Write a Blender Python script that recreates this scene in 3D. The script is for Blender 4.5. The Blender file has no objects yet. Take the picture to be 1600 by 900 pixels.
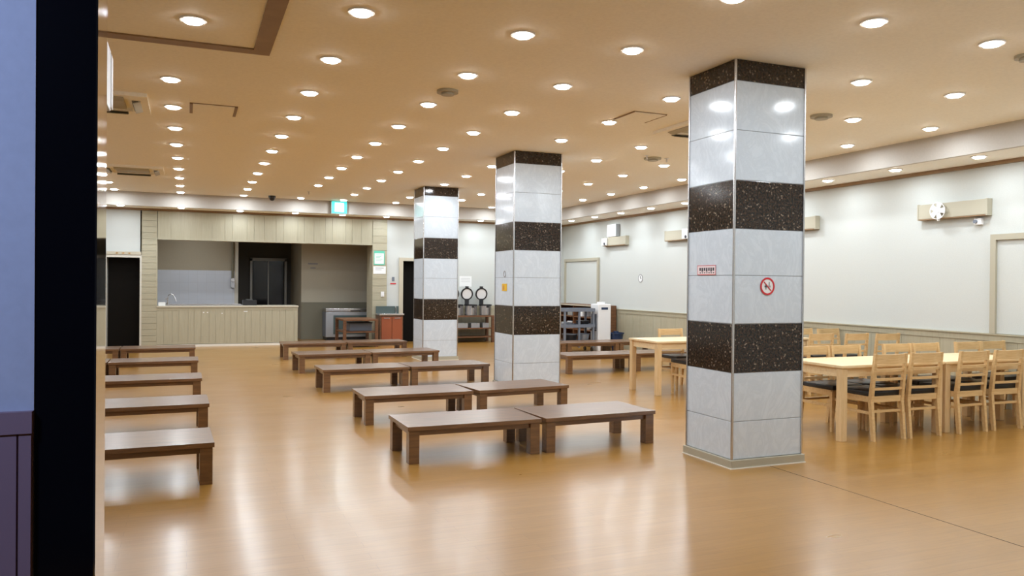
import bpy, bmesh, math, random
from mathutils import Vector, Matrix
random.seed(7)
PI = math.pi
D = bpy.data
COL = bpy.context.scene.collection
SC = bpy.context.scene

# ------------------------------------------------------------------ camera, world, exposure
YAW, PITCH, ROLL, FPX = 0.3896, 0.0058, -0.009, 1231.33
CAMH, CEIL = 1.45, 3.24
cam = D.cameras.new('camera'); camo = D.objects.new('camera', cam); COL.objects.link(camo)
cam.sensor_width = 36.0; cam.lens = 36.0 * FPX / 1600.0
cam.clip_start = 0.05; cam.clip_end = 80
fw = Vector((math.sin(YAW)*math.cos(PITCH), math.cos(YAW)*math.cos(PITCH), -math.sin(PITCH)))
rt = Vector((math.cos(YAW), -math.sin(YAW), 0)); dn = fw.cross(rt)
r2 = math.cos(ROLL)*rt + math.sin(ROLL)*dn
d2 = -math.sin(ROLL)*rt + math.cos(ROLL)*dn
m = Matrix((r2, -d2, -fw)).transposed().to_4x4(); m.translation = Vector((0, 0, CAMH))
camo.matrix_world = m
SC.camera = camo
w = D.worlds.new('world'); SC.world = w; w.use_nodes = True
w.node_tree.nodes['Background'].inputs[0].default_value = (0.05, 0.055, 0.08, 1)
w.node_tree.nodes['Background'].inputs[1].default_value = 0.15
SC.view_settings.view_transform = 'Standard'; SC.view_settings.look = 'None'
SC.view_settings.gamma = 1; SC.view_settings.use_curve_mapping = False
SC.view_settings.exposure = 0.0
SC.cycles.use_denoising = True
SC.cycles.max_bounces = 10; SC.cycles.diffuse_bounces = 6; SC.cycles.glossy_bounces = 4
SC.cycles.caustics_reflective = False; SC.cycles.caustics_refractive = False
SC.cycles.sample_clamp_indirect = 6
LAMP_W = 7.6            # power of one ceiling downlight
LAMP_C = (.87, .97, 1.07)
LENS_E = 30.0

# ------------------------------------------------------------------ materials
def lin(c):
    return tuple(((v/255)/12.92 if v/255 <= .04045 else ((v/255+.055)/1.055)**2.4) for v in c)
def mat(name, rgb, rough=.5, metal=0., spec=.5, emit=None, es=0., coat=0.):
    mt = D.materials.new(name); mt.use_nodes = True
    b = mt.node_tree.nodes['Principled BSDF']
    b.inputs['Base Color'].default_value = (*rgb, 1)
    b.inputs['Roughness'].default_value = rough; b.inputs['Metallic'].default_value = metal
    b.inputs['Specular IOR Level'].default_value = spec
    b.inputs['Coat Weight'].default_value = coat
    if emit:
        b.inputs['Emission Color'].default_value = (*emit, 1); b.inputs['Emission Strength'].default_value = es
    return mt
def N(mt, t, **kw):
    n = mt.node_tree.nodes.new(t)
    for k, v in kw.items():
        if k in n.inputs: n.inputs[k].default_value = v
        else: setattr(n, k, v)
    return n
def L(mt, a, b): mt.node_tree.links.new(a, b)
def coords(mt, scale=(1, 1, 1), kind='Object'):
    t = N(mt, 'ShaderNodeTexCoord'); mp = N(mt, 'ShaderNodeMapping'); mp.inputs['Scale'].default_value = scale
    L(mt, t.outputs[kind], mp.inputs['Vector']); return mp.outputs['Vector']
def ramp(mt, fac, stops):
    r = N(mt, 'ShaderNodeValToRGB'); e = r.color_ramp.elements
    while len(e) < len(stops): e.new(.5)
    for el, (p, c) in zip(e, stops): el.position = p; el.color = (*c, 1)
    L(mt, fac, r.inputs['Fac']); return r.outputs['Color']
def wood(name, dark, light, scale, rough=.4, coat=0., spec=.5, bump=.05, croug=.03):
    mt = mat(name, light, rough, spec=spec, coat=coat)
    mt.node_tree.nodes['Principled BSDF'].inputs['Coat Roughness'].default_value = croug
    b = mt.node_tree.nodes['Principled BSDF']
    v = coords(mt, scale)
    n = N(mt, 'ShaderNodeTexNoise', Scale=3.0, Detail=6.0, Roughness=.6, Distortion=.6); L(mt, v, n.inputs['Vector'])
    c = ramp(mt, n.outputs['Fac'], [(.32, dark), (.68, light)])
    L(mt, c, b.inputs['Base Color'])
    bp = N(mt, 'ShaderNodeBump', Strength=bump, Distance=.01); L(mt, n.outputs['Fac'], bp.inputs['Height'])
    L(mt, bp.outputs['Normal'], b.inputs['Normal'])
    return mt

def floor_mat():
    mt = mat('vinyl floor', (.5, .27, .09), .3, spec=.6, coat=.3)
    mt.node_tree.nodes['Principled BSDF'].inputs['Coat Roughness'].default_value = .17
    b = mt.node_tree.nodes['Principled BSDF']
    v = coords(mt, (1, 1, 1))
    br = N(mt, 'ShaderNodeTexBrick', Scale=1.0); br.offset = .37; br.inputs['Brick Width'].default_value = .9
    br.inputs['Row Height'].default_value = .095; br.inputs['Mortar Size'].default_value = .0012
    br.inputs['Color1'].default_value = (*FLOOR_A, 1); br.inputs['Color2'].default_value = (*FLOOR_B, 1)
    br.inputs['Mortar'].default_value = (FLOOR_A[0]*.75, FLOOR_A[1]*.72, FLOOR_A[2]*.7, 1)
    L(mt, v, br.inputs['Vector'])
    v2 = coords(mt, (1.2, 14, 1))
    n = N(mt, 'ShaderNodeTexNoise', Scale=3.0, Detail=5.0, Distortion=.4); L(mt, v2, n.inputs['Vector'])
    mx = N(mt, 'ShaderNodeMix', data_type='RGBA', blend_type='MULTIPLY'); mx.inputs[0].default_value = .35
    g = ramp(mt, n.outputs['Fac'], [(.3, (.7, .68, .64)), (.7, (1.1, 1.1, 1.1))])
    L(mt, br.outputs['Color'], mx.inputs[6]); L(mt, g, mx.inputs[7]); L(mt, mx.outputs[2], b.inputs['Base Color'])
    v3 = coords(mt, (.8, 1.6, 1))
    n3 = N(mt, 'ShaderNodeTexNoise', Scale=1.5, Detail=3.0); L(mt, v3, n3.inputs['Vector'])
    mr = N(mt, 'ShaderNodeMapRange'); mr.inputs['To Min'].default_value = .24; mr.inputs['To Max'].default_value = .36
    L(mt, n3.outputs['Fac'], mr.inputs['Value']); L(mt, mr.outputs['Result'], b.inputs['Roughness'])
    bp = N(mt, 'ShaderNodeBump', Strength=.04, Distance=.01); L(mt, n.outputs['Fac'], bp.inputs['Height'])
    L(mt, bp.outputs['Normal'], b.inputs['Normal'])
    return mt
def granite_mat():
    mt = mat('brown granite', (.03, .02, .014), .12)
    b = mt.node_tree.nodes['Principled BSDF']
    v = coords(mt)
    vo = N(mt, 'ShaderNodeTexVoronoi', Scale=85.0); L(mt, v, vo.inputs['Vector'])
    n = N(mt, 'ShaderNodeTexNoise', Scale=60.0, Detail=4.0); L(mt, v, n.inputs['Vector'])
    c1 = ramp(mt, n.outputs['Fac'], [(.40, (.006, .005, .004)), (.66, (.055, .033, .021))])
    sep = N(mt, 'ShaderNodeSeparateColor'); L(mt, vo.outputs['Color'], sep.inputs[0])
    f = ramp(mt, sep.outputs[0], [(.95, (0, 0, 0)), (.98, (1, 1, 1))])
    mx = N(mt, 'ShaderNodeMix', data_type='RGBA'); L(mt, f, mx.inputs[0]); L(mt, c1, mx.inputs[6])
    mx.inputs[7].default_value = (.20, .16, .12, 1); L(mt, mx.outputs[2], b.inputs['Base Color'])
    return mt
def marble_mat():
    mt = mat('white marble tile', (.7, .72, .74), .12)
    b = mt.node_tree.nodes['Principled BSDF']
    v = coords(mt, (1, 1, .6))
    n = N(mt, 'ShaderNodeTexNoise', Scale=5.0, Detail=8.0, Roughness=.7, Distortion=2.2); L(mt, v, n.inputs['Vector'])
    c = ramp(mt, n.outputs['Fac'], [(.40, MARBLE_A), (.5, MARBLE_B), (.60, MARBLE_A)])
    L(mt, c, b.inputs['Base Color'])
    return mt
def tile_mat():
    mt = mat('kitchen wall tile', (.6, .63, .68), .2)
    b = mt.node_tree.nodes['Principled BSDF']
    t = N(mt, 'ShaderNodeTexCoord'); sx = N(mt, 'ShaderNodeSeparateXYZ'); L(mt, t.outputs['Object'], sx.inputs[0])
    cb = N(mt, 'ShaderNodeCombineXYZ'); L(mt, sx.outputs['X'], cb.inputs['X']); L(mt, sx.outputs['Z'], cb.inputs['Y'])
    br = N(mt, 'ShaderNodeTexBrick', Scale=1.0); br.offset = 0; br.inputs['Brick Width'].default_value = .2
    br.inputs['Row Height'].default_value = .2; br.inputs['Mortar Size'].default_value = .003
    br.inputs['Color1'].default_value = (.62, .66, .74, 1); br.inputs['Color2'].default_value = (.64, .68, .76, 1)
    br.inputs['Mortar'].default_value = (.57, .60, .66, 1)
    L(mt, cb.outputs[0], br.inputs['Vector']); L(mt, br.outputs['Color'], b.inputs['Base Color'])
    return mt
def paper_mat(name, rgb, sc=60, amt=.05, rough=.7):
    mt = mat(name, rgb, rough)
    b = mt.node_tree.nodes['Principled BSDF']
    n = N(mt, 'ShaderNodeTexNoise', Scale=float(sc), Detail=3.0); L(mt, coords(mt), n.inputs['Vector'])
    c = ramp(mt, n.outputs['Fac'], [(.3, tuple(x*(1-amt) for x in rgb)), (.7, tuple(min(1, x*(1+amt)) for x in rgb))])
    L(mt, c, b.inputs['Base Color'])
    bp = N(mt, 'ShaderNodeBump', Strength=.06, Distance=.005); L(mt, n.outputs['Fac'], bp.inputs['Height'])
    L(mt, bp.outputs['Normal'], b.inputs['Normal'])
    return mt
FLOOR_A = (.315, .155, .028); FLOOR_B = (.34, .17, .034)
MARBLE_A = (.63, .70, .77); MARBLE_B = (.57, .64, .71)
M = dict(
    floor=floor_mat(), granite=granite_mat(), marble=marble_mat(), tile=tile_mat(),
    ceiling=paper_mat('tan ceiling paper', (.96, .94, .87), 40, .03),
    wall=paper_mat('white wallpaper', (.55, .575, .555), 80, .03),
    cove=paper_mat('grey cove paint', (.46, .43, .39), 60, .03),
    panel=wood('beige panel boards', (.37, .34, .24), (.415, .385, .28), (9, 9, .8), .5, bump=.02),
    panel_h=wood('beige horizontal boards', (.37, .34, .24), (.415, .385, .28), (.8, .8, 9), .5, bump=.02),
    rail=mat('beige rail', (.50, .46, .36), .45),
    crown=wood('brown crown wood', (.22, .13, .06), (.30, .185, .09), (1, 1, 8), .45),
    bench=wood('dark walnut table wood', (.10, .043, .015), (.20, .095, .034), (1.2, 14, 14), .36, bump=.012, coat=.45, spec=.8, croug=.2),
    pale=wood('pale natural wood', (.72, .53, .29), (.83, .65, .40), (1.5, 14, 14), .35, bump=.02),
    palev=wood('pale natural wood upright', (.64, .45, .23), (.74, .54, .30), (14, 14, 1.5), .38, bump=.02),
    chairw=wood('pale chair wood', (.60, .39, .175), (.71, .50, .25), (1.5, 14, 14), .38, bump=.02),
    shelfw=wood('brown shelf wood', (.10, .042, .018), (.19, .085, .036), (1.5, 10, 10), .4),
    black=mat('black vinyl', (.012, .012, .014), .35),
    steel=mat('steel', (.62, .62, .64), .25, 1.),
    mirror=mat('polished steel jamb', (.62, .60, .58), .06, 1.),
    brushed=mat('grey metal', (.45, .47, .50), .35, .7),
    white=mat('white plastic', (.80, .80, .80), .35),
    offw=mat('off white', (.62, .60, .53), .5),
    grey=mat('grey plastic', (.16, .18, .22), .45),
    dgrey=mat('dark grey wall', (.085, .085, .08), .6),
    dark=mat('dark doorway', (.005, .004, .003), .6, spec=.1),  # near-black colour stands for the darkness beyond the doorways
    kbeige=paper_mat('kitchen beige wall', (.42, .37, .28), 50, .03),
    kwall=paper_mat('kitchen pale wall', (.50, .47, .38), 50, .03),
    kwains=mat('kitchen dull dado', (.20, .19, .14), .6),
    jamb=mat('black glossy frame', (.004, .004, .006), .12),
    violet=paper_mat('lavender wall', (.58, .60, .72), 60, .03),
    violetd=mat('violet grey dado', (.30, .19, .23), .5),
    orange=mat('orange laminate', (.30, .078, .03), .35),
    teal=mat('teal lit plastic', (.05, .5, .45), .4, emit=(.02, .55, .50), es=1.3),
    lit=mat('white lit plastic', (.8, .9, .9), .4, emit=(.72, 1., .98), es=1.6),
    lens=mat('lit lamp lens', (.9, .9, .9), .4, emit=(1., .95, .88), es=LENS_E),
    red=mat('red print', (.55, .02, .03), .5), yellow=mat('yellow print', (.75, .45, .02), .5),
    green=mat('green print', (.10, .48, .34), .5), ink=mat('ink', (.05, .05, .06), .6), greyink=mat('grey ink', (.3, .3, .32), .6),
    paper=mat('white paper', (.78, .80, .80), .6), pink=mat('pale pink paper', (.80, .66, .68), .6),
    amber=mat('amber print', (.50, .26, .06), .6),
    blue=mat('dark blue plastic', (.018, .035, .085), .35),
    teald=mat('dark teal steel', (.10, .14, .14), .3, .5),
    glass=mat('dark door glass', (.010, .012, .018), .1),
    alu=mat('aluminium frame', (.30, .30, .28), .4, .5),
    caulk=mat('white caulk', (.75, .72, .64), .6), grout=mat('grout', (.34, .36, .38), .7),
    tan=mat('tan box laminate', (.42, .39, .30), .45), seam=mat('floor seam', (.08, .05, .03), .6),
)

# ------------------------------------------------------------------ mesh helpers
class MB:
    def __init__(s): s.bm = bmesh.new()
    def box(s, x0, x1, y0, y1, z0, z1, bev=0., rot=None, at=None):
        if x1 < x0: x0, x1 = x1, x0
        if y1 < y0: y0, y1 = y1, y0
        if z1 < z0: z0, z1 = z1, z0
        c = Vector(((x0+x1)/2, (y0+y1)/2, (z0+z1)/2))
        g = bmesh.ops.create_cube(s.bm, size=1.0)
        vs = g['verts']
        for v in vs: v.co = Vector((v.co.x*(x1-x0), v.co.y*(y1-y0), v.co.z*(z1-z0)))
        if bev > 0:
            es = list({e for v in vs for e in v.link_edges})
            r = bmesh.ops.bevel(s.bm, geom=es, offset=bev, segments=2, affect='EDGES', profile=.6)
            vs = list({v for f in r['faces'] for v in f.verts} | {v for v in vs if v.is_valid})
        if rot is not None:
            for v in vs: v.co = rot @ v.co
        for v in vs: v.co = v.co + c
        return s
    def poly(s, pts8):
        vs = [s.bm.verts.new(p) for p in pts8]
        for f in ((0, 1, 2, 3), (7, 6, 5, 4), (0, 4, 5, 1), (1, 5, 6, 2), (2, 6, 7, 3), (3, 7, 4, 0)):
            s.bm.faces.new([vs[i] for i in f])
        return s
    def bar(s, p0, p1, wx, wy, wx1=None, wy1=None):
        """square bar from p0 (bottom) to p1 (top), sides wx, wy"""
        wx1 = wx1 or wx; wy1 = wy1 or wy
        a, b = Vector(p0), Vector(p1)
        q = [(-1, -1), (1, -1), (1, 1), (-1, 1)]
        return s.poly([(b.x+i*wx1/2, b.y+j*wy1/2, b.z) for i, j in q] + [(a.x+i*wx/2, a.y+j*wy/2, a.z) for i, j in q])
    def cyl(s, c, r, h, axis='Z', seg=32, r2=None):
        g = bmesh.ops.create_cone(s.bm, cap_ends=True, segments=seg, radius1=r, radius2=r if r2 is None else r2, depth=h)
        R = {'Z': Matrix.Identity(3), 'X': Matrix.Rotation(PI/2, 3, 'Y'), 'Y': Matrix.Rotation(-PI/2, 3, 'X')}[axis] if isinstance(axis, str) else axis
        for v in g['verts']: v.co = R @ v.co + Vector(c)
        return s
    def ring(s, c, r0, r1, h, axis='Z', seg=40):
        R = {'Z': Matrix.Identity(3), 'X': Matrix.Rotation(PI/2, 3, 'Y'), 'Y': Matrix.Rotation(-PI/2, 3, 'X')}[axis] if isinstance(axis, str) else axis
        rows = []
        for k in range(seg):
            a = 2*PI*k/seg; u = Vector((math.cos(a), math.sin(a), 0))
            rows.append([s.bm.verts.new(R @ (u*rr + Vector((0, 0, zz))) + Vector(c)) for rr, zz in ((r0, -h/2), (r1, -h/2), (r1, h/2), (r0, h/2))])
        for k in range(seg):
            a, b = rows[k], rows[(k+1) % seg]
            for i in range(4): s.bm.faces.new((a[i], b[i], b[(i+1) % 4], a[(i+1) % 4]))
        return s
    def tube(s, pts, r, seg=8):
        pts = [Vector(p) for p in pts]; rows = []
        for i, p in enumerate(pts):
            t = (pts[min(i+1, len(pts)-1)] - pts[max(i-1, 0)]).normalized()
            u = t.cross(Vector((0, 0, 1)) if abs(t.z) < .9 else Vector((1, 0, 0))).normalized(); v = t.cross(u)
            rows.append([s.bm.verts.new(p + (u*math.cos(2*PI*k/seg) + v*math.sin(2*PI*k/seg))*r) for k in range(seg)])
        for a, b in zip(rows, rows[1:]):
            for k in range(seg): s.bm.faces.new((a[k], a[(k+1) % seg], b[(k+1) % seg], b[k]))
        s.bm.faces.new(rows[0]); s.bm.faces.new(rows[-1]); return s
    def build(s, name, m, parent=None, smooth=False, loc=None):
        bmesh.ops.recalc_face_normals(s.bm, faces=s.bm.faces)
        me = D.meshes.new(name); s.bm.to_mesh(me); s.bm.free()
        me.materials.append(M[m] if isinstance(m, str) else m)
        if smooth:
            for p in me.polygons: p.use_smooth = True
            try: me.set_sharp_from_angle(angle=math.radians(35))
            except Exception: pass
        o = D.objects.new(name, me); COL.objects.link(o)
        if parent: o.parent = parent
        if loc: o.location = loc
        return o
def bx(name, m, *a, parent=None, bev=0.): return MB().box(*a, bev=bev).build(name, m, parent)
def tag(o, label, cat, group=None):
    o['label'] = label; o['category'] = cat
    if group: o['group'] = group
    return o
def thing(name, label, cat, loc=(0, 0, 0), rz=0., group=None):
    o = D.objects.new(name, None); COL.objects.link(o); o.empty_display_size = .1
    o.location = loc; o.rotation_euler = (0, 0, rz)
    return tag(o, label, cat, group)
def struct(o): o['kind'] = 'structure'; return o
def dup(root, loc, rz=0., label=None, group=None):
    r = root.copy(); COL.objects.link(r); r.location = loc; r.rotation_euler = (0, 0, rz)
    if label: r['label'] = label
    if group: r['group'] = group
    for ch in list(root.children):
        c = ch.copy(); COL.objects.link(c); c.parent = r
        for g in list(ch.children):
            d = g.copy(); COL.objects.link(d); d.parent = c
    return r
def text(body, size, m, parent, loc, rot, name='lettering', ext=.0006):
    cu = D.curves.new(name, 'FONT'); cu.body = body; cu.size = size; cu.extrude = ext
    cu.align_x = 'CENTER'; cu.align_y = 'CENTER'
    o = D.objects.new(name, cu); COL.objects.link(o); cu.materials.append(M[m])
    o.parent = parent; o.location = loc; o.rotation_euler = rot
    return o

# ------------------------------------------------------------------ room dimensions
XL, XR, YN, YF = -3.6, 9.1, 1.65, 18.65
BX, BY, BZ, SZ = 8.2, 17.7, 2.97, 2.99           # cove beam faces, beam bottom, soffit height

# ------------------------------------------------------------------ shell
struct(bx('floor', 'floor', XL-.2, XR+.2, -1.5, 24, -.1, 0))
c = MB(); c.box(XL-.2, BX, -1.5, BY, CEIL, CEIL+.1); struct(c.build('ceiling', 'ceiling'))
s = MB(); s.box(BX, XR, YN, YF, SZ, SZ+.1); s.box(XL, BX, BY, YF, SZ, SZ+.1); struct(s.build('trim_1', 'ceiling'))           # soffit
s = MB(); s.box(BX-.03, BX, YN, BY, BZ, CEIL-.001); s.box(XL, BX-.03, BY-.03, BY, BZ, CEIL-.001)
s.box(BX-.035, BX+.015, YN, BY, BZ-.012, BZ+.012); s.box(XL, BX, BY-.035, BY+.015, BZ-.012, BZ+.012)
struct(s.build('trim_2', 'cove'))                                                                                       # beam faces
s = MB(); s.box(XR-.045, XR, YN, YF, 2.945, SZ-.001); s.box(XL, XR-.045, YF-.045, YF, 2.945, SZ-.001)
struct(s.build('trim_3', 'crown'))
struct(bx('wall_right', 'wall', XR, XR+.15, -1.5, YF+.2, 0, CEIL))
struct(bx('wall_left', 'wall', XL-.15, XL, -1.5, YF+.2, 0, CEIL))
# back wall with the two doorways and the kitchen opening
b = MB()
b.box(XL, -1.60, YF, YF+.2, 0, SZ); b.box(-1.60, -.96, YF, YF+.2, 1.93, SZ)
b.box(4.40, 4.80, YF, YF+.2, 0, SZ); b.box(4.80, 5.62, YF, YF+.2, 1.97, SZ); b.box(5.62, XR, YF, YF+.2, 0, SZ)
struct(b.build('wall_back', 'wall'))
# near wall with the opening the camera looks through
b = MB(); b.box(XL, -.232, 1.5, YN, 0, CEIL); b.box(3.0, XR, 1.5, YN, 0, CEIL); b.box(-.232, 3.0, 1.5, YN, 2.75, CEIL)
struct(b.build('wall_front', 'wall'))

# vertical board cladding helpers
def vboards(mb, axis, fixed, a0, a1, z0, z1, thick, widths=(.12, .10, .15, .11, .13), gap=.004):
    a = a0; i = 0
    while a < a1-.01:
        e = min(a + widths[i % len(widths)], a1)
        if axis == 'X': mb.box(a+gap/2, e-gap/2, fixed-thick, fixed, z0, z1)
        else: mb.box(fixed-thick, fixed, a+gap/2, e-gap/2, z0, z1)
        a = e; i += 1
    if axis == 'X': mb.box(a0, a1, fixed-thick*.45, fixed, z0, z1)
    else: mb.box(fixed-thick*.45, fixed, a0, a1, z0, z1)
def hboards(mb, x0, x1, y, z0, z1, thick, h=.13, gap=.006):
    z = z0
    while z < z1-.01:
        e = min(z+h, z1); mb.box(x0, x1, y-thick, y, z+gap/2, e-gap/2); z = e
    mb.box(x0, x1, y-thick*.5, y, z0, z1)

# kitchen front: fascia, two posts (beige boards)
s = MB(); vboards(s, 'X', YF, -.62, 4.05, 2.36, SZ-.05, .03, (.26, .16, .31, .15, .22)); s.box(-.62, 4.05, YF-.035, YF+.25, 2.33, 2.362)
s.box(-.62, 4.05, YF, YF+.2, 2.36, SZ); struct(s.build('trim_4', 'panel'))
s = MB(); hboards(s, -.93, -.63, YF, 0, SZ-.05, .03); s.box(-.93, -.63, YF, YF+.25, 0, SZ); s.box(-.655, -.625, YF-.035, YF+.25, .9, 2.36)
struct(s.build('trim_5', 'panel_h'))
s = MB(); hboards(s, 4.05, 4.40, YF, 0, SZ-.05, .03, .17); s.box(4.05, 4.40, YF, YF+.6, 0, SZ)
struct(s.build('trim_6', 'panel_h'))
# wainscot on right wall and back wall
s = MB(); vboards(s, 'Y', XR, YN, YF, .08, .80, .02, (.30, .30, .22)); s.box(XR-.03, XR, YN, YF, .80, .875); s.box(XR-.045, XR, YN, YF, .875, .892)
s.box(XR-.028, XR, YN, YF, 0, .08); struct(s.build('trim_7', 'panel'))
s = MB(); vboards(s, 'X', YF, 5.70, XR-.05, .08, .80, .02, (.30, .30, .22)); s.box(5.70, XR-.05, YF-.03, YF, .80, .89); s.box(5.70, XR-.05, YF-.028, YF, 0, .08)
s.box(XL, -1.66, YF-.03, YF, 0, .89)
struct(s.build('trim_8', 'panel'))

# frames of the back wall doorways, dark sheets for the unlit rooms beyond
def doorframe(name, x0, x1, z1, m, fw_=.07, d=.05):
    s = MB(); s.box(x0-fw_, x0, YF-d, YF+.2, 0, z1+fw_); s.box(x1, x1+fw_, YF-d, YF+.2, 0, z1+fw_); s.box(x0, x1, YF-d, YF+.2, z1, z1+fw_)
    return s.build(name, m)
d1 = struct(bx('doorway_shade_1', 'dark', -1.62, -.94, YF+.28, YF+.32, 0, 1.98))  # black sheet, not a door leaf: darkness of the room behind as colour
s = MB(); s.box(-.965, -.93, YF-.03, YF+.28, 0, 1.93); s.box(-1.67, -1.60, YF-.03, YF+.28, 0, 1.93); s.box(-1.67, -.93, YF-.03, YF+.28, 1.93, 1.99)
s.build('door_frame', 'offw', d1)
d2 = struct(bx('doorway_shade_2', 'dark', 4.78, 5.64, YF+.24, YF+.28, 0, 2.0))  # second black sheet, painted darkness inside the opening
s = MB(); s.box(4.70, 4.80, YF-.03, YF+.24, 0, 1.97); s.box(5.62, 5.70, YF-.03, YF+.24, 0, 1.97); s.box(4.70, 5.70, YF-.03, YF+.24, 1.97, 2.05)
s.build('door_frame', 'rail', d2)
# lintel sign over left door
t = thing('door_sign', 'narrow beige strip with amber lettering above the dark doorway', 'sign', (-1.27, YF-.032, 2.02))
bx('sign_board', 'rail', -.33, .33, -.012, 0, -.028, .036, parent=t)
# amber letters: small block glyph strokes
for i, x in enumerate((-.16, -.04, .08)):
    s = MB(); s.box(x, x+.05, -.016, -.012, .006, .014); s.box(x+.02, x+.03, -.016, -.012, -.012, .014); s.box(x, x+.05, -.016, -.012, -.016, -.008)
    s.build('letter', 'amber', t)

# ------------------------------------------------------------------ kitchen interior behind the opening
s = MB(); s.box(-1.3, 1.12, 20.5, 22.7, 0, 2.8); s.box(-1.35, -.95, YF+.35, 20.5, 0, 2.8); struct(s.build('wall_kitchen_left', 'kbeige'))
t_ = MB().box(-.95, 1.115, 20.47, 20.5, 0, 1.70).build('trim_9', 'tile'); struct(t_)
struct(bx('trim_10', 'offw', 1.045, 1.13, 20.462, 20.51, .0, 2.75))
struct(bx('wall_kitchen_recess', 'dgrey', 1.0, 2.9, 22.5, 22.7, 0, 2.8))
s = MB(); s.box(2.62, 6.6, 20.3, 22.7, 0, 2.8); s.box(4.40, 4.6, YF+.2, YF+.6, 0, 2.8); struct(s.build('wall_kitchen_right', 'kwall'))
struct(bx('trim_11', 'kwains', 2.62, 6.6, 20.28, 20.3, 0, .93))
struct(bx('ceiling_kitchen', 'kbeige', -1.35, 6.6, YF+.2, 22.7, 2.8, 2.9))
d3 = struct(bx('door_3', 'glass', 1.62, 2.42, 22.44, 22.49, 0, 2.0))
s = MB(); s.box(1.54, 1.60, 22.40, 22.5, 0, 2.06); s.box(2.44, 2.50, 22.40, 22.5, 0, 2.06); s.box(1.54, 2.50, 22.40, 22.5, 2.0, 2.08); s.box(2.00, 2.03, 22.42, 22.48, 0, 2.0)
s.build('door_frame', 'alu', d3)

t = thing('kitchen_fill', 'added unseen fill lamp of the kitchen above the opening', 'ceiling light', (.1, 19.5, 2.8))  # fill lamp added to brighten the kitchen tiles, fitting invented
MB().cyl((0, 0, -.015), .16, .03).build('housing', 'white', t, True)
kl = D.lights.new('kitchen_fill_light', 'AREA'); kl.shape = 'DISK'; kl.size = .28; kl.energy = 9; kl.color = (.9, .96, 1.)
ko = D.objects.new('lamp', kl); COL.objects.link(ko); ko.parent = t; ko.location = (0, 0, -.035)

# serving counter
t = thing('serving_counter', 'long beige board-fronted serving counter below the kitchen opening', 'counter', (.85, YF, 0))
s = MB(); vboards(s, 'X', 0, -1.48, 1.48, .06, .84, .03, (.14, .17, .13, .19, .12)); s.box(-1.48, 1.48, 0, .55, .0, .86); s.box(-1.48, 1.48, -.034, 0, .80, .86)
s.build('front_boards', 'panel', t)
bx('plinth', 'caulk', -1.48, 1.48, -.045, 0, 0, .05, parent=t)
bx('worktop', 'rail', -1.48, 1.49, -.05, .58, .86, .895, parent=t, bev=.004)
s = MB(); s.box(-1.35, .27, .10, .56, .896, .91); s.box(-1.35, .27, .10, .12, .91, .925); s.box(-1.35, .27, .54, .56, .91, .925); s.build('sink_rim', 'steel', t)
# marks on counter front
tp = thing('hook_strip', 'tiny white stick-on marks on the counter front', 'sticker', (.55, YF-.0305, .74))
for x, z, w_ in ((-.25, 0, .025), (-.17, 0, .025), (.13, -.02, .03), (.60, .02, .08)): bx('mark', 'paper', x, x+w_, -.002, 0, z, z+.018, parent=tp)
t = thing('faucet', 'curved steel faucet at the end of the serving counter', 'faucet', (-.42, YF+.35, .911))
MB().tube([(0, 0, 0), (0, 0, .16), (.015, 0, .21), (.06, -.02, .24), (.11, -.03, .22), (.14, -.04, .16), (.17, -.04, .08)], .011).build('spout', 'steel', t, True)
MB().cyl((0, 0, .02), .03, .04).build('base', 'steel', t, True); bx('lever', 'steel', -.05, .0, -.01, .01, .12, .14, parent=t)
t = tag(bx('name_card', 'paper', -.60, -.46, YF+.02, YF+.035, .897, .975), 'small white folded card standing on the serving counter', 'card')
t = thing('stove', 'black cooking box on the far part of the serving counter', 'stove', (1.29, YF+.38, .896))
bx('body', 'black', -.14, .16, -.12, .12, 0, .12, parent=t, bev=.006); MB().cyl((.0, 0, .128), .08, .016).build('burner', 'dgrey', t, True)
t = thing('hose_pipe', 'thin pipe running down the tiled kitchen wall to a small box', 'pipe', (1.0, 20.44, 1.3))
MB().cyl((0, 0, .62), .03, .96).build('pipe', 'kwains', t, True); bx('valve_box', 'brushed', -.045, .045, -.05, .03, -.02, .13, parent=t, bev=.005)
MB().cyl((0.0, -.06, .17), .045, .03, 'Y').build('dial', 'steel', t, True)
t = thing('notice', 'grey notice sheet on the pale kitchen wall beside the dark recess', 'notice', (2.9, 20.295, 1.85))
bx('sheet', 'kwall', -.15, .15, -.004, 0, -.12, .10, parent=t); s = MB(); s.box(-.12, .12, -.007, -.004, .03, .07); s.box(-.06, .07, -.007, -.004, -.07, -.04); s.build('print', 'greyink', t)

# ------------------------------------------------------------------ covered windows of the right wall, frames
def window(name, y0, y1, z0, z1):
    o = struct(MB().box(XR-.012, XR-.001, y0, y1, z0, z1).build(name, 'wall'))
    s = MB(); f = .07
    s.box(XR-.045, XR-.001, y0-f, y0, z0, z1+f); s.box(XR-.045, XR-.001, y1, y1+f, z0, z1+f); s.box(XR-.045, XR-.001, y0, y1, z1, z1+f)
    s.build('window_frame', 'tan', o); return o
window('window_1', 4.4, 6.62, .895, 2.03)
window('window_2', 16.72, 18.42, .895, 2.02)

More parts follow.
